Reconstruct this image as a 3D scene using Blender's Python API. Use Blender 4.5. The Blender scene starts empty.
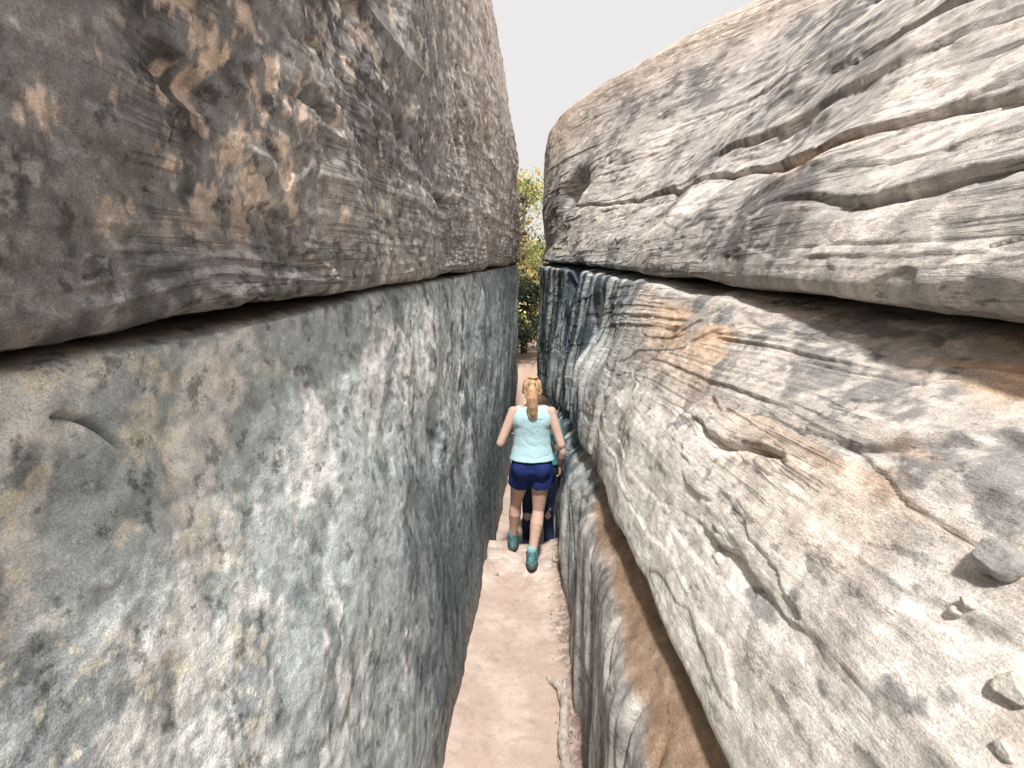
import bpy, math, random
import numpy as np
from mathutils import Vector, Matrix, Euler
random.seed(5); RNG=np.random.default_rng(11)
scene=bpy.context.scene
COL=scene.collection

# ---------------------------------------------------------------- noise
PERM=RNG.permutation(256).astype(np.int32); PERM=np.concatenate([PERM,PERM,PERM])
GR=RNG.normal(size=(256,3)).astype(np.float32); GR/=np.linalg.norm(GR,axis=1)[:,None]
def perlin(x,y,z):
    x=np.asarray(x,np.float32);y=np.asarray(y,np.float32);z=np.asarray(z,np.float32)
    xi=np.floor(x).astype(np.int32);yi=np.floor(y).astype(np.int32);zi=np.floor(z).astype(np.int32)
    xf=x-xi;yf=y-yi;zf=z-zi
    u=xf*xf*xf*(xf*(xf*6-15)+10);v=yf*yf*yf*(yf*(yf*6-15)+10);w=zf*zf*zf*(zf*(zf*6-15)+10)
    xi&=255;yi&=255;zi&=255
    def g(dx,dy,dz):
        h=PERM[PERM[PERM[(xi+dx)&255]+((yi+dy)&255)]+((zi+dz)&255)]
        gg=GR[h]
        return gg[...,0]*(xf-dx)+gg[...,1]*(yf-dy)+gg[...,2]*(zf-dz)
    def L(a,b,t): return a+(b-a)*t
    return 1.5*L(L(L(g(0,0,0),g(1,0,0),u),L(g(0,1,0),g(1,1,0),u),v),
             L(L(g(0,0,1),g(1,0,1),u),L(g(0,1,1),g(1,1,1),u),v),w)
def fbm(x,y,z,f=1.0,o=4,off=0.0,gain=0.5):
    r=0;a=1.0
    for i in range(o):
        r=r+a*perlin(x*f+off+7.3*i,y*f+off*1.7,z*f-off+3.1*i); a*=gain; f*=2.03
    return r
def ss(a,b,x):
    t=np.clip((x-a)/(b-a),0,1); return t*t*(3-2*t)
def mixc(c,col,m):
    return c+(np.array(col,np.float32)-c)*m[...,None]

# ---------------------------------------------------------------- material helpers
def new_mat(name):
    m=bpy.data.materials.new(name); m.use_nodes=True
    nt=m.node_tree; b=nt.nodes['Principled BSDF']; b.inputs['Roughness'].default_value=0.9
    b.inputs['Specular IOR Level'].default_value=0.2
    return m,nt,b
def N(nt,t,**k):
    n=nt.nodes.new(t)
    for a,v in k.items(): setattr(n,a,v)
    return n
def simple_mat(name,c1,c2,scale=40,rough=.85,bump=.3,bd=.004,stretch=(1,1,1)):
    m,nt,b=new_mat(name); tc=N(nt,'ShaderNodeTexCoord'); mp=N(nt,'ShaderNodeMapping')
    mp.inputs['Scale'].default_value=stretch
    nt.links.new(tc.outputs['Object'],mp.inputs['Vector'])
    no=N(nt,'ShaderNodeTexNoise'); no.inputs['Scale'].default_value=scale; no.inputs['Detail'].default_value=5
    nt.links.new(mp.outputs['Vector'],no.inputs['Vector'])
    cr=N(nt,'ShaderNodeValToRGB'); cr.color_ramp.elements[0].position=.32; cr.color_ramp.elements[1].position=.68
    cr.color_ramp.elements[0].color=(*c1,1); cr.color_ramp.elements[1].color=(*c2,1)
    nt.links.new(no.outputs['Fac'],cr.inputs['Fac']); nt.links.new(cr.outputs['Color'],b.inputs['Base Color'])
    bp=N(nt,'ShaderNodeBump'); bp.inputs['Strength'].default_value=bump; bp.inputs['Distance'].default_value=bd
    nt.links.new(no.outputs['Fac'],bp.inputs['Height']); nt.links.new(bp.outputs['Normal'],b.inputs['Normal'])
    b.inputs['Roughness'].default_value=rough
    return m
def rock_mat(name,grain=1.0,bumps=1.0,fleck=1.0,stretch=(1,1,1),lam=0.0,rot=(-7,4)):
    m,nt,b=new_mat(name); tc=N(nt,'ShaderNodeTexCoord')
    at=N(nt,'ShaderNodeAttribute'); at.attribute_name='Col'
    mp=N(nt,'ShaderNodeMapping'); mp.inputs['Scale'].default_value=stretch; nt.links.new(tc.outputs['Object'],mp.inputs['Vector'])
    n1=N(nt,'ShaderNodeTexNoise'); n1.inputs['Scale'].default_value=11; n1.inputs['Detail'].default_value=8; n1.inputs['Roughness'].default_value=.71
    n2=N(nt,'ShaderNodeTexNoise'); n2.inputs['Scale'].default_value=260; n2.inputs['Detail'].default_value=2; n2.inputs['Roughness'].default_value=.6
    nt.links.new(mp.outputs['Vector'],n1.inputs['Vector']); nt.links.new(tc.outputs['Object'],n2.inputs['Vector'])
    def MR(src,a,b_,c,d):
        r=N(nt,'ShaderNodeMapRange'); r.inputs['From Min'].default_value=a; r.inputs['From Max'].default_value=b_
        r.inputs['To Min'].default_value=c; r.inputs['To Max'].default_value=d; nt.links.new(src,r.inputs['Value']); return r.outputs[0]
    def MA(op,p,q):
        r=N(nt,'ShaderNodeMath',operation=op)
        for i,s in enumerate((p,q)):
            if isinstance(s,(int,float)): r.inputs[i].default_value=s
            else: nt.links.new(s,r.inputs[i])
        return r.outputs[0]
    dark=MR(n1.outputs['Fac'],.37,.43,1-.55*fleck,1.0)
    lite=MR(n1.outputs['Fac'],.56,.61,1.0,1+.30*fleck)
    fine=MR(n2.outputs['Fac'],.3,.7,1-.30*grain,1+.26*grain)
    f=MA('MULTIPLY',MA('MULTIPLY',dark,lite),fine)
    h=MA('ADD',n1.outputs['Fac'],MA('MULTIPLY',n2.outputs['Fac'],.05))
    if lam>0:
        m2=N(nt,'ShaderNodeMapping'); m2.inputs['Rotation'].default_value=(math.radians(rot[0]),math.radians(rot[1]),0)
        m3=N(nt,'ShaderNodeMapping'); m3.inputs['Scale'].default_value=(1.5,1.5,36)
        nt.links.new(tc.outputs['Object'],m2.inputs['Vector']); nt.links.new(m2.outputs['Vector'],m3.inputs['Vector'])
        n3=N(nt,'ShaderNodeTexNoise'); n3.inputs['Scale'].default_value=2.2; n3.inputs['Detail'].default_value=5; n3.inputs['Roughness'].default_value=.62; n3.inputs['Distortion'].default_value=.15
        nt.links.new(m3.outputs['Vector'],n3.inputs['Vector'])
        msk=at.outputs['Alpha']
        ln=MR(n3.outputs['Fac'],.38,.46,0.0,1.0)
        inv=MA('MULTIPLY',MA('SUBTRACT',1.0,ln),msk)
        f=MA('MULTIPLY',f,MA('SUBTRACT',1.0,MA('MULTIPLY',inv,.5*lam)))
        h=MA('SUBTRACT',h,MA('MULTIPLY',inv,.5*lam))
    vs=N(nt,'ShaderNodeVectorMath',operation='SCALE'); nt.links.new(at.outputs['Color'],vs.inputs[0]); nt.links.new(f,vs.inputs['Scale'])
    nt.links.new(vs.outputs[0],b.inputs['Base Color'])
    bp=N(nt,'ShaderNodeBump'); bp.inputs['Strength'].default_value=min(1.0,.85*bumps); bp.inputs['Distance'].default_value=.020
    nt.links.new(h,bp.inputs['Height']); nt.links.new(bp.outputs['Normal'],b.inputs['Normal'])
    b.inputs['Roughness'].default_value=.85
    return m

def grid_mesh(name,P,C=None,mat=None,flip=False,A=None):
    nr,nc,_=P.shape
    me=bpy.data.meshes.new(name)
    me.vertices.add(nr*nc); me.vertices.foreach_set('co',P.reshape(-1).astype(np.float32))
    i=np.arange(nr*nc).reshape(nr,nc)
    q=np.stack([i[:-1,:-1],i[:-1,1:],i[1:,1:],i[1:,:-1]],-1).reshape(-1,4)
    if flip: q=q[:,::-1]
    nf=len(q)
    me.loops.add(nf*4); me.loops.foreach_set('vertex_index',q.reshape(-1).astype(np.int32))
    me.polygons.add(nf); me.polygons.foreach_set('loop_start',np.arange(0,nf*4,4,dtype=np.int32))
    me.polygons.foreach_set('use_smooth',np.ones(nf,bool))
    me.update(calc_edges=True)
    if C is not None:
        a=me.color_attributes.new('Col','FLOAT_COLOR','POINT')
        cc=np.ones((nr*nc,4),np.float32); cc[:,:3]=np.clip(C.reshape(-1,3),.005,.95)
        if A is not None: cc[:,3]=np.clip(A.reshape(-1),0,1)
        a.data.foreach_set('color',cc.reshape(-1))
    ob=bpy.data.objects.new(name,me); COL.objects.link(ob)
    if mat: me.materials.append(mat)
    return ob
def grid_normals(P):
    a=np.gradient(P,axis=0); b=np.gradient(P,axis=1)
    n=np.cross(a,b); n/=np.linalg.norm(n,axis=2)[...,None]+1e-9
    return n
def setinfo(o,label,cat,group=None):
    o['label']=label; o['category']=cat
    if group: o['group']=group

# ---------------------------------------------------------------- canyon walls
def columns():
    Y=np.concatenate([np.linspace(-4,.45,60,endpoint=False),np.exp(np.linspace(math.log(.45),math.log(9.3),600))])
    xo=np.zeros_like(Y); R=.55
    th=np.linspace(0,math.pi/2,30)[1:]
    Y=np.concatenate([Y,9.3+R*np.sin(th)]); xo=np.concatenate([xo,R*(1-np.cos(th))])
    ex=np.linspace(0,9,40)[1:]**1.3
    Y=np.concatenate([Y,np.full(39,9.3+R)+ex*.15]); xo=np.concatenate([xo,R+ex])
    return Y,xo
def profile(ctrl,rows,passes):
    xs=[];zs=[]
    for k,n in enumerate(rows):
        t=np.linspace(0,1,n,endpoint=False)[:,None]
        xs.append(ctrl[k][0][None]*(1-t)+ctrl[k+1][0][None]*t)
        zs.append(ctrl[k][1][None]*(1-t)+ctrl[k+1][1][None]*t)
    X=np.concatenate(xs);Z=np.concatenate(zs)
    for _ in range(passes):
        X[1:-1]=.25*X[:-2]+.5*X[1:-1]+.25*X[2:]; Z[1:-1]=.25*Z[:-2]+.5*Z[1:-1]+.25*Z[2:]
    return X,Z
def smooth_interp(Y,ys,vs):
    r=0
    for d in (-.5,-.25,0,.25,.5): r=r+np.interp(Y+d,ys,vs)
    return r/5
def strata(b,f,seed,sharp=.10):
    s=b*f+seed; fl=np.floor(s); fr=s-fl
    h=np.sin(fl*127.1+seed*31.7)*43758.5453; h=h-np.floor(h)
    return h*ss(0,sharp,fr)*(1-fr)

Yc,XO=columns(); Yk=np.minimum(Yc,9.3)
# ---- left
xc=-(0.85-.055*np.maximum(Yk,.2)); zc=1.85+.172*np.maximum(Yk,-.5); xf=-.43+.007*Yk
o=np.ones_like(Yk)
ctrlL=[(xf+.02,-.4*o),(xf,0*o),(xf-.035,.38*o),(xf*.52+xc*.48-.01,1.1*o),(xc+.01,zc-.28),(xc-.01,zc-.03),(xc-.06,zc-.010),(xc-.28,zc+.002),
 (xc-.04,zc+.018),(xc+.015,zc+.045),(xc+.035,zc+.30),(xc-.04,zc+2),(xc-.36,zc+4),(xc-.66,9*o),(xc-2.2,10*o),(xc-9,10.3*o)]
rowsL=[6,45,90,110,55,16,20,20,30,60,120,80,50,18,8]
X,Z=profile(ctrlL,rowsL,13)
X=X-XO[None]; Yg=np.repeat(Yc[None],X.shape[0],0)
P=np.stack([X,Yg,Z],-1).astype(np.float32)
n=grid_normals(P)
if n[200,300,0]<0: n=-n; fl=True
else: fl=False
x,y,z=P[...,0],P[...,1],P[...,2]
zcg=np.repeat(zc[None],X.shape[0],0); dz=z-zcg
hgt=ss(0,1.6,z); up=ss(-.01,.02,dz); farq=ss(5,8,y)
inside=1-.8*np.exp(-(dz/.03)**2)
low=fbm(x,y,z,.75,3)
b=z-.17*y+.05*fbm(x,y,z,1.3,3,9)
m1=ss(-.1,.5,fbm(x,y,z,.9,3,31))
f14=fbm(x,y,z,14,4,2); f30=fbm(x,y,z,30,3,6)
d=(.02+.05*hgt)*low*(1-.75*farq)*(1-.6*np.exp(-(dz/.12)**2)) + (.008+.009*up)*fbm(x,y,z,2.8,4,5)*inside + (.0034*f14*(.6+m1+.6*up)+.0012*f30)*inside
# long diagonal wear hollows on the lower block
dg_=fbm(x*.5,(y*1.0-z*.7)*1.6,(z+.8*y)*.5,1.0,4,715); d+=.018*dg_*(1-up)*inside
d+= strata(b,6.5,3.3,.15)*.028*m1*up*inside + strata(b+.006*fbm(x,y,z,9,2,4),23,1.7,.2)*.009*up*inside
pn=fbm(x,y,z*1.2,1.3,6,700,.5); plate=ss(.16,.175,pn)+ss(-.30,-.285,pn)
d+=(.0025+.010*up)*plate*inside
rid=1-np.abs(fbm(x,y,z,1.4,4,77)); d-=.022*ss(.965,1.0,rid)*ss(0,.4,fbm(x,y,z,.8,2,55))*up
for (py,pz,ry,rz,dp) in [(2.5,3.07,.07,.06,.30),(1.05,2.56,.09,.04,.05),(4.0,3.6,.10,.09,.3),(2.7,1.42,.10,.2,.08),(1.6,2.75,.10,.03,.05),(3.2,2.9,.12,.04,.08),
      (1.9,3.3,.05,.04,.09),(5.4,4.2,.2,.12,.25),(3.3,3.75,.08,.07,.25),(2.9,4.3,.12,.07,.2),(1.5,3.35,.07,.04,.10),(3.4,1.0,.2,.2,.05),(2.1,1.15,.15,.12,.03)]:
    r=((y-py)/ry)**2+((z-pz+ .03*low)/rz)**2; d-=dp*np.exp(-r**1.5)
gy=np.clip((y-.715)/.11,0,1); gz0=1.862-.09*gy**2; gm_=ss(.70,.73,y)*(1-ss(.80,.83,y))
d-=.035*gm_*np.exp(-((z-gz0)/.006)**2); d+=.006*gm_*np.exp(-((z-gz0-.02)/.014)**2)
Pd=P+n*d[...,None].astype(np.float32)
f1=fbm(x,y,z,1.4,5,20); f1b=fbm(x,y,z,.8,4,25); f2=fbm(x,y,z,6,5,40,.6); f3=fbm(x,y,z,24,4,60,.65)
stv=fbm(x*2,(y*3.2-z*1.6),z*.9+y*.4,1.6,5,80,.55)
C=np.zeros(P.shape,np.float32)+np.array((.52,.575,.575),np.float32)
C=mixc(C,(.88,.88,.85),ss(.0,.42,f1b*.6+f1*.4+f2*.4+stv*.8+f3*.15)*.88)
C=mixc(C,(.19,.235,.25),ss(.12,.44,-f1*.7+f2*.6+stv*.6+f3*.15)*.75)
C=mixc(C,(.84,.77,.62),ss(.50,.62,f2*.8+f3*.5+f1*.5)*.65*ss(1.6,.7,y))
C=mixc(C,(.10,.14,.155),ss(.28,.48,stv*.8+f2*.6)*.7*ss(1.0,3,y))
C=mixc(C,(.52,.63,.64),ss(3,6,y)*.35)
C=mixc(C,(.09,.125,.14),ss(1.6,.5,z)*ss(1.1,2.5,y)*.85)  # slot shade painted into the colour of the wall foot
U=np.zeros(P.shape,np.float32)+np.array((.34,.33,.32),np.float32)
U=mixc(U,(.12,.118,.12),ss(.02,.28,f1*.7+f2*.6)*.85)
U=mixc(U,(.64,.60,.56),ss(.12,.34,-f1*.6+f2*.6+f3*.3)*.75)
U=mixc(U,(.13,.13,.135),np.clip(plate,0,1)*.25)
pz_=ss(.22,.46,fbm(x,y*1.3,z*.8,8.0,5,140,.6)+.40*fbm(x,y,z,1.2,2,141)+.16*f3)
U=mixc(U,(.90,.72,.58),pz_*.8*ss(2.6,1.3,y)*ss(.1,.4,dz))
U=mixc(U,(.80,.71,.62),ss(.32,.46,f2+f1*.4+.2*f3)*.7*ss(.9,2,y)*ss(.1,.4,dz))
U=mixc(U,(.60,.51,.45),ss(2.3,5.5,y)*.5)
C=C+(U-C)*up[...,None]
C=mixc(C,(.13,.095,.07),np.exp(-((dz+.008)/.02)**2)*.9)  # shade of the crack put into the colour, over dusty brown
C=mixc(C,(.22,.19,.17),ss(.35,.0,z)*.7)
C*= (1+.26*f3)[...,None]
C*=(1-.35*ss(.0,-.8,f14))[...,None]  # small hollows darkened in the colour, as shade would do
A=up*.55*ss(-.1,.3,fbm(x,y,z,1.2,2,66))
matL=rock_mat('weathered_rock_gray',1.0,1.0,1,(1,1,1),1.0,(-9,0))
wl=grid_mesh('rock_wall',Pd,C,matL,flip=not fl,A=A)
setinfo(wl,'tall gray-green sandstone wall with dark varnished overhanging upper block','rock wall')
# ---- right
xcr=smooth_interp(Yk,[-4,1,2,3,4,5,6,7,8,9.3],[1.2,1.10,.99,.88,.79,.70,.54,.34,.16,.12])
zcr=1.82+.178*np.maximum(Yk,-.5)
xr=smooth_interp(Yk,[-4,2,4,5,6,7,8,9.3],[.23,.24,.265,.24,.17,.09,.04,.04])
lip=smooth_interp(Yk,[-4,1,3,4,5,6,7,8,9.3],[.44,.43,.41,.39,.38,.30,.17,.09,.08])
g=smooth_interp(Yk,[-4,3.5,6,9.3],[1,1,.3,.1])
nr_=np.interp(Yk,[-4,1.0,2.2,9.3],[1,1,0,0])
gg=1+.9*nr_
k=smooth_interp(Yk,[-4,0,3,4.6,5,5.46,6.17,6.84,8,9.3],[.6,.66,.78,.9,.86,.66,.42,.26,.05,.02])
ctrlR=[(xr,-.4*o),(xr,0*o),(xr+.01,.45*o),(xr+.035,.84*o),(xr+.06+.01*g,.92*o),(lip+.06*g,1.05*o),(lip-.012,1.12*o),
 (lip+.21*(xcr-lip),1.13+.38*(zcr-1.13)),(lip+.60*(xcr-lip),1.13+.70*(zcr-1.13)),(xcr-.05+.03*nr_,zcr-.07*gg),(xcr+.08,zcr-.035*gg),(xcr+.34,zcr+.0),
 (xcr+.08,zcr+.020*gg),(xcr-.01-.05*nr_,zcr+.045*gg),(xcr+.09-.03*nr_,zcr+.30),(xcr+k*.78,zcr+.9),(xcr+k*(.62*(5.7-zcr)),zcr+.62*(5.7-zcr)),
 (xcr+k*(5.6-zcr),5.6*o),(xcr+k*(5.6-zcr)+.7,5.95*o),(xcr+k*(5.6-zcr)+3,6.3*o),(xcr+k*(5.6-zcr)+10,6.5*o)]
rowsR=[6,34,34,12,22,20,65,80,62,32,18,20,18,42,84,94,75,25,12,6]
X,Z=profile(ctrlR,rowsR,11)
X=X+XO[None]; Yg=np.repeat(Yc[None],X.shape[0],0)
P=np.stack([X,Yg,Z],-1).astype(np.float32)
n=grid_normals(P)
if n[200,300,0]>0: n=-n; fl=True
else: fl=False
x,y,z=P[...,0],P[...,1],P[...,2]
zcg=np.repeat(zcr[None],X.shape[0],0); dz=z-zcg; up=ss(.0,.04,dz)
hgt=ss(0,1.4,z); farq=ss(5,8,y)
inside=1-.8*np.exp(-(dz/.045)**2)
low=fbm(x,y,z,.8,3,200)
wq=np.clip(1+dz/1.1,0,1)
b=z-.15*y*wq-.06*x*up+.018*fbm(x,y,z,.7,3,210)
mA=ss(-.1,.25,fbm(x,y*.5,z,1.0,3,230)); mB=ss(-.05,.2,fbm(x,y*.5,z*1.8,2.0,3,250)); mC=ss(-.1,.15,fbm(x,y*.5,z*2,1.7,3,255))
f15=fbm(x,y,z,15,4,270); top=ss(5.0,4.2,z)
upz=ss(1.0,1.3,z)
nearc=np.exp(-((dz+.2)/.28)**2)
belt=np.clip(up+ss(-.70,-.30,dz),0,1)
lowf=.5+.5*belt; lo=(1-up)
d=(.02+.055*hgt)*low*(1-.6*farq)*(.4+.6*top)*(1-.7*np.exp(-(dz/.12)**2))+.006*fbm(x,y,z,2.6,4,260)*inside+.0028*f15*inside
st=(strata(b,2.3,.7,.02)*.050*mA*(.3+.7*up)+strata(b+.002*fbm(x,y,z,5,2,3),8.0,2.1,.04)*.022*mB
   +strata(b+.001*fbm(x,y,z,9,2,8),27,4.4,.10)*.011*mC*(.4+nearc)+strata(b,75,1.4,.3)*.0045*(.3+nearc)*mC)*lowf
d+=upz*(.35+.65*top)*st*inside
pn=fbm(x,y*.5,z*1.7,1.1,5,720,.45); plate=ss(.12,.13,pn)+ss(-.26,-.25,pn)
d+=.011*plate*upz*(.3+.7*top)*inside*(1-.35*lo)
pn2=fbm(x*1.1,y*.8,z*1.7,2.6,4,725,.5); d+=.005*(ss(.18,.2,pn2))*upz*inside*(1-.6*lo)
fr=np.abs(fbm(x,y*.7+.5*x,z*1.4,1.1,4,745,.45)); d-=.012*np.exp(-(fr/.009)**2)*ss(.15,.3,fbm(x,y,z,1.1,2,746))*upz*inside
z2=zcg+.62+.04*(y-2)+.05*fbm(x,y,z,1.5,3,300); t=z-z2
amp=.045+.13*np.exp(-((y-2.35)/.3)**2)+.07*np.exp(-((y-4)/.6)**2)
und=np.where(t<0,np.exp(t/.035),np.exp(-(t/.008)**2)); d-=amp*und*ss(8,6,y)
for (zo,sl_,am,cy,wy,sd_) in [(1.15,.10,.12,2.3,.5,310),(1.75,.16,.08,2.9,.6,312),(.34,.02,.05,1.5,.5,314),(1.5,.05,.05,4.4,.9,316),(.9,.0,.04,3.4,.6,318)]:
    t=z-(zcg+zo+.05*fbm(x,y,z,1.5,3,sd_)+sl_*(y-cy))
    d-=(.006+am*np.exp(-((y-cy)/wy)**2))*np.where(t<0,np.exp(t/.03),np.exp(-(t/.008)**2))*ss(7,5.5,y)
for (z0_,sl_,am,cy,wy,sd_) in [(1.42,-.03,.035,1.15,.22,325),(1.64,.06,.035,1.55,.25,327),(1.72,.0,.03,.95,.15,331)]:
    t=z-(z0_+.05*fbm(x,y,z,2.5,4,sd_)+sl_*(y-cy))
    d-=am*np.exp(-((y-cy)/wy)**2)*np.where(t<0,np.exp(t/.03),np.exp(-(t/.006)**2))*upz
fl_=fbm(x*.6,y*3.2-z*.5,z*.35,1.0,4,330); d+=.045*fl_*ss(2.2,4.2,y)*ss(.2,-.1,dz)*(1-.5*farq)*inside
bas=ss(1.12,1.0,z); bas2=ss(.98,.84,z)
d+=.06*fbm(x*.6,y*3.2-z*1.8,z*.3,1.0,4,335)*bas2-.05*np.exp(-(fbm(x*.5,y*2.2-z*1.6,z*.25,1.0,3,337)/.03)**2)*bas2+.02*fbm(x,y*1.2-z,z,1.3,4,339)*bas
for (py,pz,ry,rz,dp) in [(7.0,4.15,.3,.25,.3),(5.9,2.72,.22,.2,.25),(1.35,1.66,.08,.008,.03),(2.9,3.2,.2,.05,.08),(4.6,2.1,.25,.3,.12),(3.9,1.7,.1,.5,.12),(3.2,1.3,.06,.4,.06)]:
    r=((y-py)/ry)**2+((z-pz+.05*low)/rz)**2; d-=dp*np.exp(-r**1.5)
Pd2=P+n*d[...,None].astype(np.float32)
f1=fbm(x,y,z,1.3,5,420); f2=fbm(x,y,z,5.5,5,440,.6); f3=fbm(x,y,z,24,4,460,.65)
bs=fbm(b*20,x*.5,y*.5,1.0,4,470)
stv=fbm(x*2,y*4,z*.6,1.5,4,480)
C=np.zeros(P.shape,np.float32)+np.array((.61,.555,.505),np.float32)
C=mixc(C,(.87,.815,.75),ss(-.15,.3,f1*.6+f2*.4+bs*.3)*.85)
C=mixc(C,(.25,.24,.24),ss(.14,.36,f2*.7-f1*.7+bs*.2)*.8)
C=mixc(C,(.84,.57,.38),ss(-.1,.3,bs*.5+fbm(x,y,z,1.6,3,490)*.8)*np.exp(-((dz+.17)/.22)**2)*.8*ss(3.6,2.6,y))  # orange rock tint, strengthened in colour to give a glow below the crack
U=np.zeros(P.shape,np.float32)+np.array((.50,.46,.43),np.float32)
U=mixc(U,(.16,.15,.15),ss(.05,.34,f1*.5+f2*.6+bs*.12)*.8)
U=mixc(U,(.80,.735,.67),ss(.1,.4,-f1*.5+f2*.5-bs*.12)*.8)
U=mixc(U,(.80,.62,.45),ss(4.8,5.6,z-.4*f1)*.35)
U=mixc(U,(.82,.47,.2),und*np.exp(-((y-2.3)/.28)**2)*.9)  # orange glow of the undercut put into the colour
C=C+(U-C)*up[...,None]
C=mixc(C,(.11,.075,.055),np.exp(-((dz-.005)/.04)**2)*.92)  # dark gap of the crack painted as shade in the colour
C=mixc(C,(.15,.145,.145),bas*ss(6,4,y)*(.45+.4*ss(-.2,.3,stv)))  # gray-black tone paints the darkness of foot and recess
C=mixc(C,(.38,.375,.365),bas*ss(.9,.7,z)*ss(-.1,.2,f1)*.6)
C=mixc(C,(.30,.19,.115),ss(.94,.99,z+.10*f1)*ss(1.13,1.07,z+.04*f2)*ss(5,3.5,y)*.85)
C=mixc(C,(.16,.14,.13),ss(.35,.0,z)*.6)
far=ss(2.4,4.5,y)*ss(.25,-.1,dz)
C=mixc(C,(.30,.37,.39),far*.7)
C=mixc(C,(.045,.07,.09),far*ss(-.15,.22,stv+.2*f2)*.94)  # dark teal streaks, deepened in colour for the darkness of the slot
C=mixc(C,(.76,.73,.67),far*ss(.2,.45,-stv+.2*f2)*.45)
C*=(1+.24*f3)[...,None]
A=(.45+.55*belt)*ss(-.25,.2,fbm(x,y,z,1.3,2,495))*(1-bas)
matR=rock_mat('layered_rock_tan',.9,.85,.9,(1,.7,2.0),1.0)
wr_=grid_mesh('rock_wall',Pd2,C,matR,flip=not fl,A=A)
setinfo(wr_,'rounded tan sandstone wall with layered ledges and undercut cracks','rock wall')

# ---------------------------------------------------------------- ground
def gz(x,y):
    x=np.asarray(x,float);y=np.asarray(y,float)
    r=.055*ss(3.05,3.6,y+.12*np.sin(x*9))*(1-ss(4.0,4.2,y)) - .12*ss(4.05,4.25,y)*(1-ss(6,8,y))
    r=r+1.4*ss(9.8,16,y)+.05*np.clip(np.abs((x+.09)/.36),0,1.2)**4*(1-ss(8,10,y))
    return r
def ground_grid(xs,ys,off,amp):
    Xg,Yg=np.meshgrid(xs,ys); Z=gz(Xg,Yg)+off
    led=ss(3.1,3.4,Yg)*(1-ss(4.1,4.3,Yg))
    Z=Z+amp*(.010*fbm(Xg,Yg,0*Xg,3,3,500)+.0035*fbm(Xg,Yg,0*Xg,12,4,510)+led*(.018*fbm(Xg,Yg,0*Xg,6,3,520)+.010*ss(.05,.12,fbm(Xg,Yg,0*Xg,4,4,525))))
    Z=Z+ss(25,120,np.hypot(Xg,Yg))*1.2*fbm(Xg,Yg,0*Xg,.02,3,530)
    return np.stack([Xg,Yg,Z],-1),led
xs=np.linspace(-1.1,1.1,240); ys=np.concatenate([np.linspace(-3,1.4,60,endpoint=False),np.linspace(1.4,5,520,endpoint=False),np.linspace(5,30,300)])
PG,led=ground_grid(xs,ys,.012,1.0)
gx,gy_,g0=PG[...,0],PG[...,1],PG[...,2]
a1=fbm(gx,gy_,0*gx,3,4,600); a2=fbm(gx,gy_,0*gx,20,4,620,.65)
CG=np.zeros(PG.shape,np.float32)+np.array((.48,.375,.315),np.float32)
CG=mixc(CG,(.57,.465,.40),ss(-.2,.5,a1)); CG=mixc(CG,(.36,.27,.215),ss(.05,.6,a2)*.35)
CG=mixc(CG,(.62,.54,.47),led*ss(-.2,.4,a1+a2*.4)*.7)
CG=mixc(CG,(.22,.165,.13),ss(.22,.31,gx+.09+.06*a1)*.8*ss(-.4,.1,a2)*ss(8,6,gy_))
CG=mixc(CG,(.44,.30,.22),ss(9,10.5,gy_)*.6)
pm=rock_mat('sandy_path',.5,.35,.2)
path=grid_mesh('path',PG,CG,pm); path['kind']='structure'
def spread(a,b,n,p): 
    t=np.linspace(0,1,n)**p; return a+(b-a)*t
xs=np.concatenate([-spread(1.0,400,60,3)[::-1],np.linspace(-.95,.95,20),spread(1.0,400,60,3)])
ys=np.concatenate([-spread(0,300,40,3)[::-1][:-1],np.linspace(0,20,120,endpoint=False),spread(20,900,70,3)])
PG2,_=ground_grid(xs,ys,-.05,.2)
gm=simple_mat('sandy_soil',(.40,.28,.21),(.55,.41,.32),2.2,.95,.3,.02)
gr=grid_mesh('ground',PG2,None,gm); gr['kind']='structure'

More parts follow.
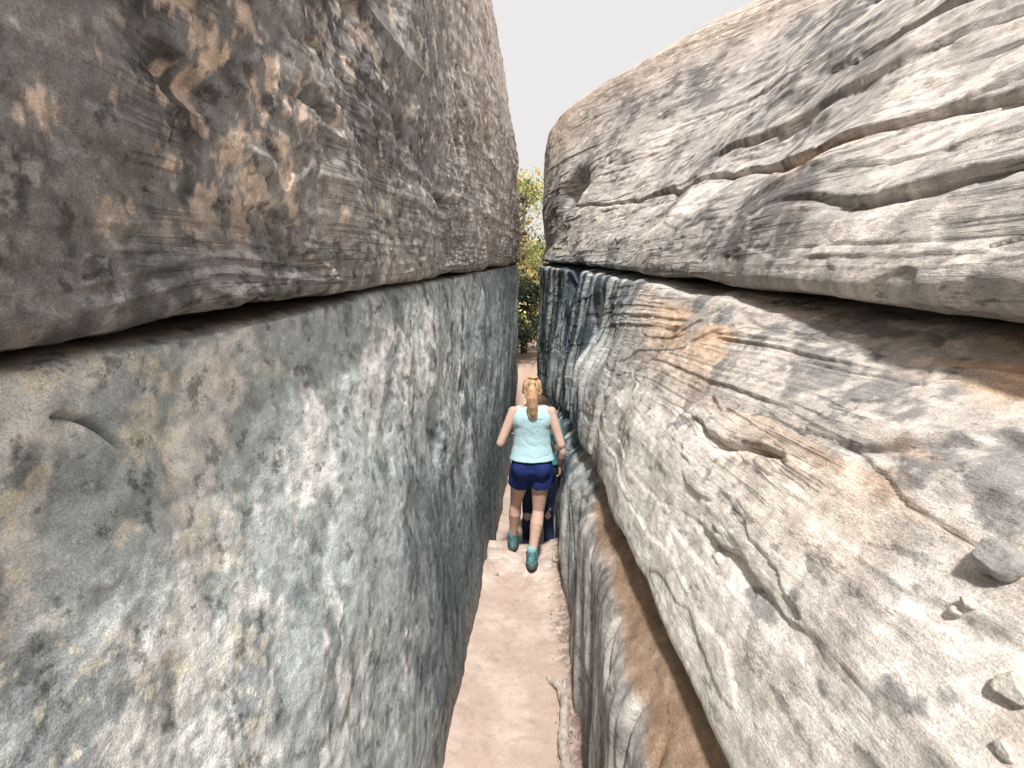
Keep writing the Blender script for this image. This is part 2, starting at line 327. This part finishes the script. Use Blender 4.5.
# ---------------------------------------------------------------- generic solids
def mk_obj(name,verts,faces,mat,smooth=True,parent=None):
    me=bpy.data.meshes.new(name); me.from_pydata([tuple(v) for v in verts],[],faces); me.update()
    if smooth: me.polygons.foreach_set('use_smooth',[True]*len(me.polygons))
    if mat: me.materials.append(mat)
    ob=bpy.data.objects.new(name,me); COL.objects.link(ob)
    if parent is not None: ob.parent=parent
    return ob
class Sol:
    def __init__(s): s.v=[];s.f=[]
    def add(s,vs,fs):
        b=len(s.v); s.v+= [Vector(v) for v in vs]; s.f+=[tuple(i+b for i in f) for f in fs]
    def ell(s,c,r,nu=16,nv=10,rot=None):
        vs=[];fs=[]
        for j in range(1,nv):
            ph=math.pi*j/nv
            for i in range(nu):
                th=2*math.pi*i/nu
                p=Vector((r[0]*math.sin(ph)*math.cos(th),r[1]*math.sin(ph)*math.sin(th),r[2]*math.cos(ph)))
                if rot: p=rot@p
                vs.append(Vector(c)+p)
        t=Vector((0,0,r[2]));b=-t
        if rot: t=rot@t;b=rot@b
        vs.append(Vector(c)+t);vs.append(Vector(c)+b);T=len(vs)-2;B=len(vs)-1
        for j in range(nv-2):
            for i in range(nu):
                a=j*nu+i;b_=j*nu+(i+1)%nu; fs.append((a,a+nu,b_+nu,b_))
        for i in range(nu):
            fs.append((T,i,(i+1)%nu)); fs.append((B,(nv-2)*nu+(i+1)%nu,(nv-2)*nu+i))
        s.add(vs,fs)
    def rings(s,rs,nu=24):
        vs=[];fs=[]
        for (cx,cy,cz,rx,ry) in rs:
            for i in range(nu):
                th=2*math.pi*i/nu; vs.append((cx+rx*math.cos(th),cy+ry*math.sin(th),cz))
        for j in range(len(rs)-1):
            for i in range(nu):
                a=j*nu+i;b=j*nu+(i+1)%nu; fs.append((a,b,b+nu,a+nu))
        fs.append(tuple(range(nu))[::-1]); fs.append(tuple((len(rs)-1)*nu+i for i in range(nu)))
        s.add(vs,fs)
    def tube(s,pts,rad,nu=12,caps=True):
        pts=[Vector(p) for p in pts]
        vs=[];fs=[]; prev=None
        for k,p in enumerate(pts):
            d=(pts[min(k+1,len(pts)-1)]-pts[max(k-1,0)]).normalized()
            if prev is None: a=d.orthogonal().normalized()
            else: a=(prev-d*prev.dot(d)).normalized()
            prev=a; b=d.cross(a)
            for i in range(nu):
                th=2*math.pi*i/nu; vs.append(p+(a*math.cos(th)+b*math.sin(th))*rad[k])
        for j in range(len(pts)-1):
            for i in range(nu):
                a=j*nu+i;b=j*nu+(i+1)%nu; fs.append((a,b,b+nu,a+nu))
        fs.append(tuple(range(nu))[::-1]); fs.append(tuple((len(pts)-1)*nu+i for i in range(nu)))
        s.add(vs,fs)
        if caps:
            for k in range(len(pts)): s.ell(pts[k],(rad[k]*.995,)*3,12,8)
    def build(s,name,mat,voxel=None,smooth=6,parent=None,disp=None,mtx=None):
        ob=mk_obj(name,[mtx@v if mtx else v for v in s.v],s.f,mat)
        if voxel:
            m=ob.modifiers.new('r','REMESH'); m.mode='VOXEL'; m.voxel_size=voxel; m.use_smooth_shade=True
            m=ob.modifiers.new('s','SMOOTH'); m.factor=.5; m.iterations=smooth
            dg=bpy.context.evaluated_depsgraph_get(); dg.update()
            me=bpy.data.meshes.new_from_object(ob.evaluated_get(dg)); me.name=name
            if not me.materials: me.materials.append(mat)
            ob.modifiers.clear(); old=ob.data; ob.data=me; bpy.data.meshes.remove(old)
            me.polygons.foreach_set('use_smooth',[True]*len(me.polygons))
        if disp:
            me=ob.data; nn=len(me.vertices); co=np.empty(nn*3,np.float32); me.vertices.foreach_get('co',co); co=co.reshape(-1,3)
            no=np.array([v.normal[:] for v in me.vertices],np.float32)
            co=co+no*disp(co)[:,None]; me.vertices.foreach_set('co',co.reshape(-1)); me.update()
        if parent is not None: ob.parent=parent
        return ob

# ---------------------------------------------------------------- people
def hand(S,w,dirv,pn,side):
    d=Vector(dirv).normalized(); p=Vector(pn); p=(p-d*p.dot(d)).normalized(); t=d.cross(p)
    if t.dot(Vector(side))<0: t=-t
    w=Vector(w); L=[.036,.041,.038,.029]
    for i,off in enumerate([.032,.011,-.011,-.031]):
        kn=w+d*(.083-(.004 if i in(0,2) else (.012 if i==3 else 0)))+t*off
        S.tube([w+t*off*.45+d*.01,kn],[.016,.0115],8)
        q=kn; ang=.35+.1*i
        pts=[q];r=[.0098]
        for s_ in range(3):
            dd=d*math.cos(ang)+p*math.sin(ang); q=q+dd*L[i]*(1,.68,.55)[s_]; pts.append(q); r.append((.0088,.008,.0068)[s_]); ang+=.5
        S.tube(pts,r,8)
    q=w+d*.022+t*.022; pts=[q]; r=[.015]
    for dd,l,rr in ((d*.55+t*.8+p*.15,.038,.0115),(d*.85+t*.4+p*.3,.032,.0098),(d*.9+t*.1+p*.45,.025,.008)):
        q=q+dd.normalized()*l; pts.append(q); r.append(rr)
    S.tube(pts,r,8)
def wr(amp,f,seed,zs=1.):
    return lambda co:(amp*fbm(co[:,0],co[:,1],co[:,2]*zs,f,3,seed)).astype(np.float32)
def build_person(loc,scale,J,mats,label,opts):
    root=bpy.data.objects.new('person',None); COL.objects.link(root); root.empty_display_size=.2
    root.location=loc; root.scale=(scale,)*3
    setinfo(root,label,'person')
    S=Sol()
    S.rings([(0,0,.83,.13,.09),(0,-.005,.90,.165,.115),(0,-.005,.97,.158,.108),(0,0,1.06,.132,.092),(0,.0,1.14,.128,.09),(0,.0,1.24,.142,.10),(0,0,1.32,.158,.10),(0,-.005,1.38,.15,.08),(0,-.005,1.42,.085,.055)])
    for sx in (-1,1):
        S.ell((sx*.075,-.06,.885),(.082,.07,.085)); S.ell((sx*.09,-.035,1.30),(.07,.06,.09)); S.ell((sx*.06,.06,1.28),(.06,.05,.05))
    S.tube([(0,-.01,1.39),(0,.0,1.49)],[.055,.048])
    hc=Vector((0,.01,1.555)); S.ell(hc+Vector((0,-.005,.015)),(.074,.092,.092),20,14); S.ell(hc+Vector((0,.025,-.045)),(.056,.062,.062))
    S.tube([hc+Vector((0,.085,.015)),hc+Vector((0,.108,-.018))],[.009,.013],8)
    S.tube([hc+Vector((-.02,.084,-.058)),hc+Vector((.02,.084,-.058))],[.007,.007],8)
    S.ell(hc+Vector((0,.072,-.09)),(.02,.018,.016)); S.tube([hc+Vector((-.035,.078,.03)),hc+Vector((.035,.078,.03))],[.009,.009],8)
    for sx in (-1,1): S.ell(hc+Vector((sx*.078,-.002,-.008)),(.010,.018,.03))
    for sd,sx in (('l',-1),('r',1)):
        sh=Vector((sx*.160,-.005,1.365)); el=Vector(J['elb_'+sd]); wrp=Vector(J['wri_'+sd])
        S.tube([Vector((sx*.09,-.005,1.385)),sh,sh.lerp(el,.35),sh.lerp(el,.75),el],[.045,.050,.043,.037,.034])
        S.tube([el,el.lerp(wrp,.3),el.lerp(wrp,.7),wrp],[.034,.038,.030,.023])
        hand(S,wrp,J['hd_'+sd],J['pn_'+sd],J['th_'+sd])
        hp=Vector((sx*.085,0,.87)); kn=Vector(J['kne_'+sd]); an=Vector(J['ank_'+sd])
        S.tube([hp,hp.lerp(kn,.3),hp.lerp(kn,.7),kn],[.094,.086,.066,.052],16)
        bk=Vector((0,-.020,0))
        S.tube([kn,kn.lerp(an,.28)+bk,kn.lerp(an,.6)+bk*.5,an],[.051,.058,.043,.033],16)
        S.tube([an,an+Vector((0,.11,-.055))],[.036,.03])
    S.build('body',mats['skin'],.0042,4,root)
    for sx in (-1,1):
        E=Sol(); E.ell(hc+Vector((sx*.03,.083,.012)),(.011,.008,.008),10,8); E.build('eye',mats['eye'],None,0,root)
    H=Sol(); H.ell(hc+Vector((0,-.022,.03)),(.083,.092,.094),24,16); H.ell(hc+Vector((0,-.06,-.02)),(.066,.05,.07))
    if opts.get('pony'):
        H.ell(hc+Vector((0,-.108,.07)),(.032,.028,.028)); H.ell(hc+Vector((.008,-.06,.112)),(.045,.045,.018))
        H.tube([hc+Vector((0,-.118,.055)),hc+Vector((0,-.148,.015)),hc+Vector((.002,-.158,-.05)),hc+Vector((.006,-.150,-.12)),hc+Vector((.008,-.14,-.18)),hc+Vector((.01,-.136,-.215))],[.018,.034,.042,.038,.028,.010],16)
        for i in range(11):
            a=(i-5)/5.; ln=.11+.07*random.random()
            H.tube([hc+Vector((a*.012,-.118,.055)),hc+Vector((a*.030,-.150,.01)),hc+Vector((a*.040,-.158,-.06)),hc+Vector((a*.038+.006,-.150,-.06-ln*.5)),hc+Vector((a*.032+.006,-.138,-.06-ln))],[.008,.008,.008,.007,.003],8)
        for i in range(8):
            a=random.uniform(-1,1); H.tube([hc+Vector((a*.07,-.05,.06)),hc+Vector((a*.090,-.075,.0)),hc+Vector((a*.075,-.09,-.05-.02*random.random()))],[.006,.005,.0025],6)
    H.build('hair',mats['hair'],.004,2,root,disp=lambda co:(.0022*perlin(co[:,0]*150,co[:,1]*150,co[:,2]*6)).astype(np.float32))
    if opts.get('pony'):
        T=Sol(); T.ell(hc+Vector((0,-.128,.052)),(.022,.012,.014),14,8); T.build('hair_tie',mats['tie'],None,0,root)
    T=Sol(); e=.013
    T.rings([(0,-.004,.955,.186+e,.138+e),(0,-.003,1.0,.170+e,.122+e),(0,0,1.08,.150+e,.104+e),(0,0,1.16,.144+e,.098+e),(0,0,1.25,.150+e,.105+e),(0,0,1.33,.160+e,.104+e),(0,-.005,1.385,.142,.088),(0,-.005,1.425,.078,.064)],32)
    for sx in (-1,1):
        T.ell((sx*.09,-.035,1.30),(.078,.07,.098)); T.ell((sx*.06,.06,1.28),(.068,.06,.06)); T.ell((sx*.105,-.005,1.375),(.05,.06,.052))
        if opts.get('sleeve'):
            sh=Vector((sx*.165,-.005,1.36)); el=Vector(J['elb_'+('l' if sx<0 else 'r')]); T.tube([sh,sh.lerp(el,.6)],[.064,.058],16)
    T.build(opts['topname'],mats['top'],.006,4,root,disp=lambda co:(.0045*fbm(co[:,0],co[:,1],co[:,2]*.35,8,2,3)-.003*ss(.8,1,1-np.abs(fbm(co[:,0]*.7+co[:,2]*.5,co[:,1],co[:,2],6,2,71)))).astype(np.float32))
    B=Sol(); B.rings([(0,0,.80,.12,.10),(0,-.01,.86,.174,.128),(0,-.01,.93,.176,.128),(0,0,.99,.160,.114),(0,0,1.03,.145,.10)],32)
    for sd,sx in (('l',-1),('r',1)):
        B.ell((sx*.078,-.065,.88),(.092,.08,.09))
        hp=Vector((sx*.085,0,.87)); kn=Vector(J['kne_'+sd]); an=Vector(J['ank_'+sd])
        if opts.get('long'):
            B.tube([hp,hp.lerp(kn,.5),kn,kn.lerp(an,.35)+Vector((0,-.015,0)),an+Vector((0,-.005,-.02))],[.098,.082,.064,.060,.050],18)
        else:
            dr=(kn-hp); B.tube([hp,hp+dr*.25,hp+dr*.42],[.104,.104,.104],20,caps=False); B.ell(hp,(.104,.104,.1))
    B.build(opts['botname'],mats['bottom'],.006,3,root,disp=wr(.006,14,5,.6))
    for sd in 'lr':
        an=Vector(J['ank_'+sd]); a=an-Vector((0,0,.085)); pit=J.get('pit_'+sd,0)
        R=Matrix.Translation(an)@Matrix.Rotation(pit,4,'X')@Matrix.Translation(-an)
        F=Sol()
        F.rings([(a.x,a.y+.045,a.z+.012,.047,.125),(a.x,a.y+.045,a.z+.03,.052,.130),(a.x,a.y+.035,a.z+.055,.050,.114),(a.x,a.y+.01,a.z+.085,.048,.076),(a.x,a.y-.0,a.z+.125,.052,.062)],24)
        F.ell(a+Vector((0,.115,.035)),(.051,.06,.036))
        sh=F.build('shoe',mats['shoe'],.005,3,root,disp=wr(.004,30,8),mtx=R)
        O=Sol(); O.rings([(a.x,a.y+.05,a.z-.012,.052,.137),(a.x,a.y+.05,a.z+.018,.056,.142)],28); O.build('sole',mats['sole'],None,0,sh,mtx=R)
        K=Sol(); K.rings([(a.x,a.y,a.z+.10,.040,.044),(a.x,a.y,a.z+.15,.046,.049),(a.x,a.y,a.z+.17,.042,.045)],20)
        if not opts.get('long'): K.build('sock',mats['sock'],None,0,root,mtx=R)
    return root
skin=simple_mat('skin',(.52,.34,.265),(.63,.43,.345),30,.6,.05,.001)
eye=simple_mat('eye',(.05,.04,.03),(.6,.6,.58),60,.3,0)
M1=dict(skin=skin,eye=eye,hair=simple_mat('blonde_hair',(.34,.195,.10),(.78,.53,.32),150,.5,.3,.003,(1,1,.06)),
 tie=simple_mat('hair_tie',(.3,.2,.15),(.5,.35,.25),50),top=simple_mat('pale_blue_fabric',(.43,.64,.69),(.47,.67,.72),60,.9,.1,.002),
 bottom=simple_mat('navy_fabric',(.012,.024,.11),(.018,.036,.16),50,.8,.2,.002),shoe=simple_mat('teal_shoe',(.035,.10,.11),(.13,.27,.28),35,.8,.4,.003),
 sole=simple_mat('dark_sole',(.05,.05,.05),(.1,.1,.1),60),sock=simple_mat('teal_sock',(.22,.42,.43),(.36,.56,.56),90,.95,.4,.002))
J1=dict(elb_l=(-.268,-.09,1.11),wri_l=(-.235,.125,1.15),hd_l=(.35,.9,.15),pn_l=(1,0,-.2),th_l=(0,0,1),
 elb_r=(.248,-.09,1.10),wri_r=(.205,.12,1.02),hd_r=(-.25,.8,-.2),pn_r=(-1,0,-.2),th_r=(0,0,1),
 kne_l=(-.145,.15,.50),ank_l=(-.175,.24,.125),kne_r=(.060,.03,.48),ank_r=(.005,-.12,.125),pit_l=0,pit_r=-.30)
z0=float(gz(-.0,3.70))
build_person((-.02,3.68,z0-.005),.965,J1,M1,'blonde woman with ponytail walking in aqua tank top and navy shorts',dict(pony=True,topname='tank_top',botname='shorts'))
M2=dict(M1); M2.update(hair=simple_mat('brown_hair',(.05,.03,.02),(.12,.07,.04),120,.5,.4,.004,(1,1,.15)),
 top=simple_mat('teal_shirt',(.05,.17,.20),(.08,.24,.27),40,.9,.2,.002),bottom=simple_mat('dark_trousers',(.016,.024,.06),(.028,.042,.095),40,.9,.2,.002),
 shoe=simple_mat('blue_shoe',(.08,.14,.26),(.16,.24,.42),60))
J2=dict(elb_l=(-.2,-.02,1.10),wri_l=(-.14,.18,1.08),hd_l=(.3,.9,-.1),pn_l=(1,0,0),th_l=(0,0,1),
 elb_r=(.235,-.08,1.09),wri_r=(.215,.0,.92),hd_r=(0,.3,-1),pn_r=(-1,.1,0),th_r=(0,1,0),
 kne_l=(-.115,.03,.48),ank_l=(-.125,.0,.095),kne_r=(.095,.06,.49),ank_r=(.105,-.08,.095))
build_person((.05,4.22,-.10),.92,J2,M2,'person walking in dark long trousers and teal shirt',dict(sleeve=True,long=True,topname='shirt',botname='trousers'))

# ---------------------------------------------------------------- root, stones, gravel
CR=Euler((math.radians(90-6.2),0,math.radians(2.9))).to_matrix()
Rt=Sol(); rp=[(.145,1.62),(.155,1.82),(.145,1.98),(.160,2.10),(.168,2.22),(.150,2.32),(.105,2.39),(.085,2.42)]
Rt.tube([(px,py,float(gz(px,py))+.035+.012*math.sin(i*1.7)) for i,(px,py) in enumerate(rp)],[.016,.024,.027,.026,.025,.023,.017,.008],12)
Rt.tube([(.155,2.15,.045),(.175,2.28,.06),(.180,2.40,.05)],[.015,.012,.006],10)
wood=simple_mat('weathered_wood',(.28,.235,.205),(.62,.54,.48),30,.9,.8,.01,(1,.25,1))
rt=Rt.build('branch',wood,.005,3,disp=wr(.006,25,9)); setinfo(rt,'weathered gray crooked branch lying on sandy path','branch')
rs=rock_mat('loose_stone',.8,.8)
def stone(name,c,r,seed,col,label,group=None,cat='stone'):
    S=Sol(); S.ell((0,0,0),(1,1,1),36,24)
    v=np.array([p[:] for p in S.v]); 
    for _ in range(7):
        nn=RNG.normal(size=3); nn/=np.linalg.norm(nn); h=.55+.25*RNG.random(); dd=v@nn; v=v-np.maximum(dd-h,0)[:,None]*nn*.95
    v*=(1+.08*fbm(v[:,0],v[:,1],v[:,2],2,4,seed))[:,None]
    v=v*np.array(r)
    ob=mk_obj(name,v,S.f,rs); ob.location=c; ob.rotation_euler=(RNG.random()*.4,RNG.random()*.4,RNG.random()*6)
    a=ob.data.color_attributes.new('Col','FLOAT_COLOR','POINT'); cc=np.ones((len(v),4),np.float32); cc[:,:3]=np.array(col); a.data.foreach_set('color',cc.reshape(-1))
    setinfo(ob,label,cat,group); return ob
W=Pd2[:,60:].reshape(-1,3)
def ledge(u,v):
    dv_=np.array((CR@Vector(((u-512)/449.4,-(v-384)/449.4,-1)).normalized())[:])
    r=W-np.array((0,0,2.0)); t=r@dv_; dist=np.linalg.norm(r-t[:,None]*dv_,axis=1)/np.maximum(t,.01)
    ok=np.where((dist<.006)&(t>.1))[0]
    return W[ok[t[ok].argmin()]] if len(ok) else W[dist.argmin()]
for (u,v,r,c) in [(1003,562,(.045,.036,.028),(.36,.35,.335)),(966,602,(.013,.010,.010),(.66,.62,.56)),(954,614,(.011,.010,.008),(.66,.62,.56)),(1012,690,(.026,.020,.016),(.60,.56,.5)),(1006,748,(.014,.011,.010),(.66,.62,.56))]:
    q=ledge(u,v); stone('stone',(q[0]-r[2]*.2,q[1],q[2]+r[2]*.35),r,int(u),c,'small gray angular stone resting on sloping sandstone ledge','loose stones on the ledge')
for i in range(12):
    px=.14+.08*RNG.random() if i%4 else -.33+.05*RNG.random(); py=1.9+2.1*RNG.random(); r=.006+.013*RNG.random()
    stone('stone',(px,py,float(gz(px,py))+.012+r*.3),(r*1.3,r,r*.7),i+40,(.44,.35,.30),'small tan stone lying on sandy path edge','stones along the path')
GS=Sol()
for i in range(420):
    px=.235-.12*RNG.random()**1.4; py=1.7+2.6*RNG.random(); r=.002+.005*RNG.random()**2
    GS.ell((px,py,float(gz(px,py))+.014),(r*1.4,r,r*.8),6,4,Matrix.Rotation(RNG.random()*6,3,'Z'))
gv=GS.build('gravel',simple_mat('gravel',(.18,.125,.09),(.46,.37,.31),90,.9,.2)); gv['kind']='stuff'

# ---------------------------------------------------------------- trees
bark=simple_mat('bark',(.10,.075,.055),(.22,.17,.13),14,.95,.8,.03,(1,1,.2))
def leaf_mat(name):
    m,nt,b=new_mat(name); at=N(nt,'ShaderNodeAttribute'); at.attribute_name='Col'
    no=N(nt,'ShaderNodeTexNoise'); no.inputs['Scale'].default_value=3
    vs=N(nt,'ShaderNodeVectorMath',operation='SCALE'); nt.links.new(at.outputs['Color'],vs.inputs[0])
    mr=N(nt,'ShaderNodeMapRange'); mr.inputs['To Min'].default_value=.6; mr.inputs['To Max'].default_value=1.4
    nt.links.new(no.outputs['Fac'],mr.inputs['Value']); nt.links.new(mr.outputs[0],vs.inputs['Scale']); nt.links.new(vs.outputs[0],b.inputs['Base Color'])
    tr=N(nt,'ShaderNodeBsdfTranslucent'); nt.links.new(vs.outputs[0],tr.inputs['Color'])
    mx=N(nt,'ShaderNodeMixShader'); mx.inputs[0].default_value=.45
    nt.links.new(b.outputs[0],mx.inputs[1]); nt.links.new(tr.outputs[0],mx.inputs[2]); nt.links.new(mx.outputs[0],nt.nodes['Material Output'].inputs['Surface'])
    return m
lm=leaf_mat('leaves')
def tree(loc,h,wid,nclump,leaf,cols,label,name='tree',cat='tree'):
    root=bpy.data.objects.new(name,None); COL.objects.link(root); root.location=loc; setinfo(root,label,cat)
    T=Sol(); tips=[]
    tp=[Vector((.12*h*.1*math.sin(i*1.3),.05*math.cos(i*2),h*.8*i/6)) for i in range(7)]
    T.tube(tp,[.035*h*(1-.13*i)*.5 for i in range(7)],10,caps=False)
    for i in range(20):
        t=random.uniform(.12,1); p=tp[0].lerp(tp[-1],t); a=random.uniform(0,6.28); L=wid*random.uniform(.5,1)*(1.15-.6*t)
        q=p+Vector((math.cos(a)*L*.5,math.sin(a)*L*.5,L*.25)); e=p+Vector((math.cos(a)*L,math.sin(a)*L,L*random.uniform(.2,.9)))
        T.tube([p,q,e],[.010*h,.006*h,.0025*h],6,caps=False); tips+= [q,e,q.lerp(e,.5)]
        for k_ in range(3):
            e2=q.lerp(e,random.random())+Vector((random.uniform(-1,1),random.uniform(-1,1),random.uniform(-.2,.8)))*L*.4
            T.tube([q,e2],[.004*h,.0015*h],5,caps=False); tips.append(e2)
    T.build('trunk',bark,None,0,root)
    tips.append(tp[-1]); vs=[];fs=[];cs=[]
    for c in range(nclump):
        tpp=random.choice(tips); cc=np.array(tpp[:])+RNG.normal(size=3)*wid*.10; r=wid*random.uniform(.06,.16)
        shade=random.uniform(.5,1.35); ci=np.array(random.choice(cols))
        m=random.randint(16,40)
        for j in range(m):
            p=cc+RNG.normal(size=3)*r*np.array((1,1,.7)); a=RNG.normal(size=3); a/=np.linalg.norm(a); bb=np.cross(a,RNG.normal(size=3)); bb/=np.linalg.norm(bb)+1e-6
            s=leaf*random.uniform(.6,1.3); i0=len(vs)
            vs+= [p-a*s,p+bb*s*.5,p+a*s,p-bb*s*.5]; fs.append((i0,i0+1,i0+2,i0+3))
            c_=ci*shade*random.uniform(.7,1.3); cs+=[c_]*4
    ob=mk_obj('crown',vs,fs,lm,False,root)
    a=ob.data.color_attributes.new('Col','FLOAT_COLOR','POINT'); cc=np.ones((len(vs),4),np.float32); cc[:,:3]=np.clip(np.array(cs),0,.95); a.data.foreach_set('color',cc.reshape(-1))
    return root
yel=[(.90,.72,.30),(.80,.74,.34),(.46,.58,.24),(.92,.66,.30),(.30,.42,.18)]; grn=[(.16,.26,.12),(.28,.37,.18),(.38,.46,.22)]; drk=[(.04,.07,.05),(.07,.10,.07),(.11,.13,.08)]
tree((-.4,15.5,1.25),7.1,1.9,300,.065,yel,'slender cottonwood with yellow-green autumn leaves beyond the rock passage')
tree((.9,17.5,1.35),6.8,2.3,260,.08,yel+grn,'leafy tree with mixed green and yellow foliage on sandy ground')
tree((-.8,14.4,.95),3.0,1.3,460,.05,drk,'dense dark green juniper growing beside sandy path')  # leaf colour darkened to stand in for dark rock and shadow
tree((.5,21,1.35),4.8,2.4,420,.10,grn,'broad bushy tree with green and yellow leaves on sandy ground')
tree((-4,24,1.35),6.5,3.2,260,.12,grn,'tall dark green tree standing on sandy ground')
tree((5,26,1.35),7,3.2,260,.12,yel+grn,'tall green and yellow tree standing on sandy ground')

# ---------------------------------------------------------------- light
w=bpy.data.worlds.new('World'); scene.world=w; w.use_nodes=True; nt=w.node_tree; bg=nt.nodes['Background']
sky=N(nt,'ShaderNodeTexSky'); sky.sky_type='NISHITA'; sky.sun_disc=False
el=math.radians(60); az=math.radians(177)
sky.sun_elevation=el; sky.sun_rotation=az
sc=N(nt,'ShaderNodeVectorMath',operation='SCALE'); sc.inputs['Scale'].default_value=.11; nt.links.new(sky.outputs[0],sc.inputs[0])
mx=N(nt,'ShaderNodeMix',data_type='RGBA'); mx.inputs[0].default_value=.88; nt.links.new(sc.outputs[0],mx.inputs[6]); mx.inputs[7].default_value=(.96,.93,.91,1)
nt.links.new(mx.outputs[2],bg.inputs['Color']); bg.inputs['Strength'].default_value=.98
sl=bpy.data.lights.new('sun','SUN'); sl.energy=5.0; sl.angle=math.radians(5); sl.color=(1,.965,.92)
so=bpy.data.objects.new('sun',sl); COL.objects.link(so)
dv=Vector((math.sin(az)*math.cos(el),math.cos(az)*math.cos(el),math.sin(el)))
so.rotation_euler=dv.to_track_quat('Z','Y').to_euler()
scene.view_settings.view_transform='Standard'; scene.view_settings.look='None'; scene.view_settings.exposure=0
# ---------------------------------------------------------------- camera
cd=bpy.data.cameras.new('camera'); cam=bpy.data.objects.new('camera',cd); COL.objects.link(cam)
cd.sensor_width=36; cd.lens=15.8; cd.clip_start=.05; cd.clip_end=2000
cam.location=(0,0,2.0); cam.rotation_euler=(math.radians(90-6.2),0,math.radians(2.9))
scene.camera=cam
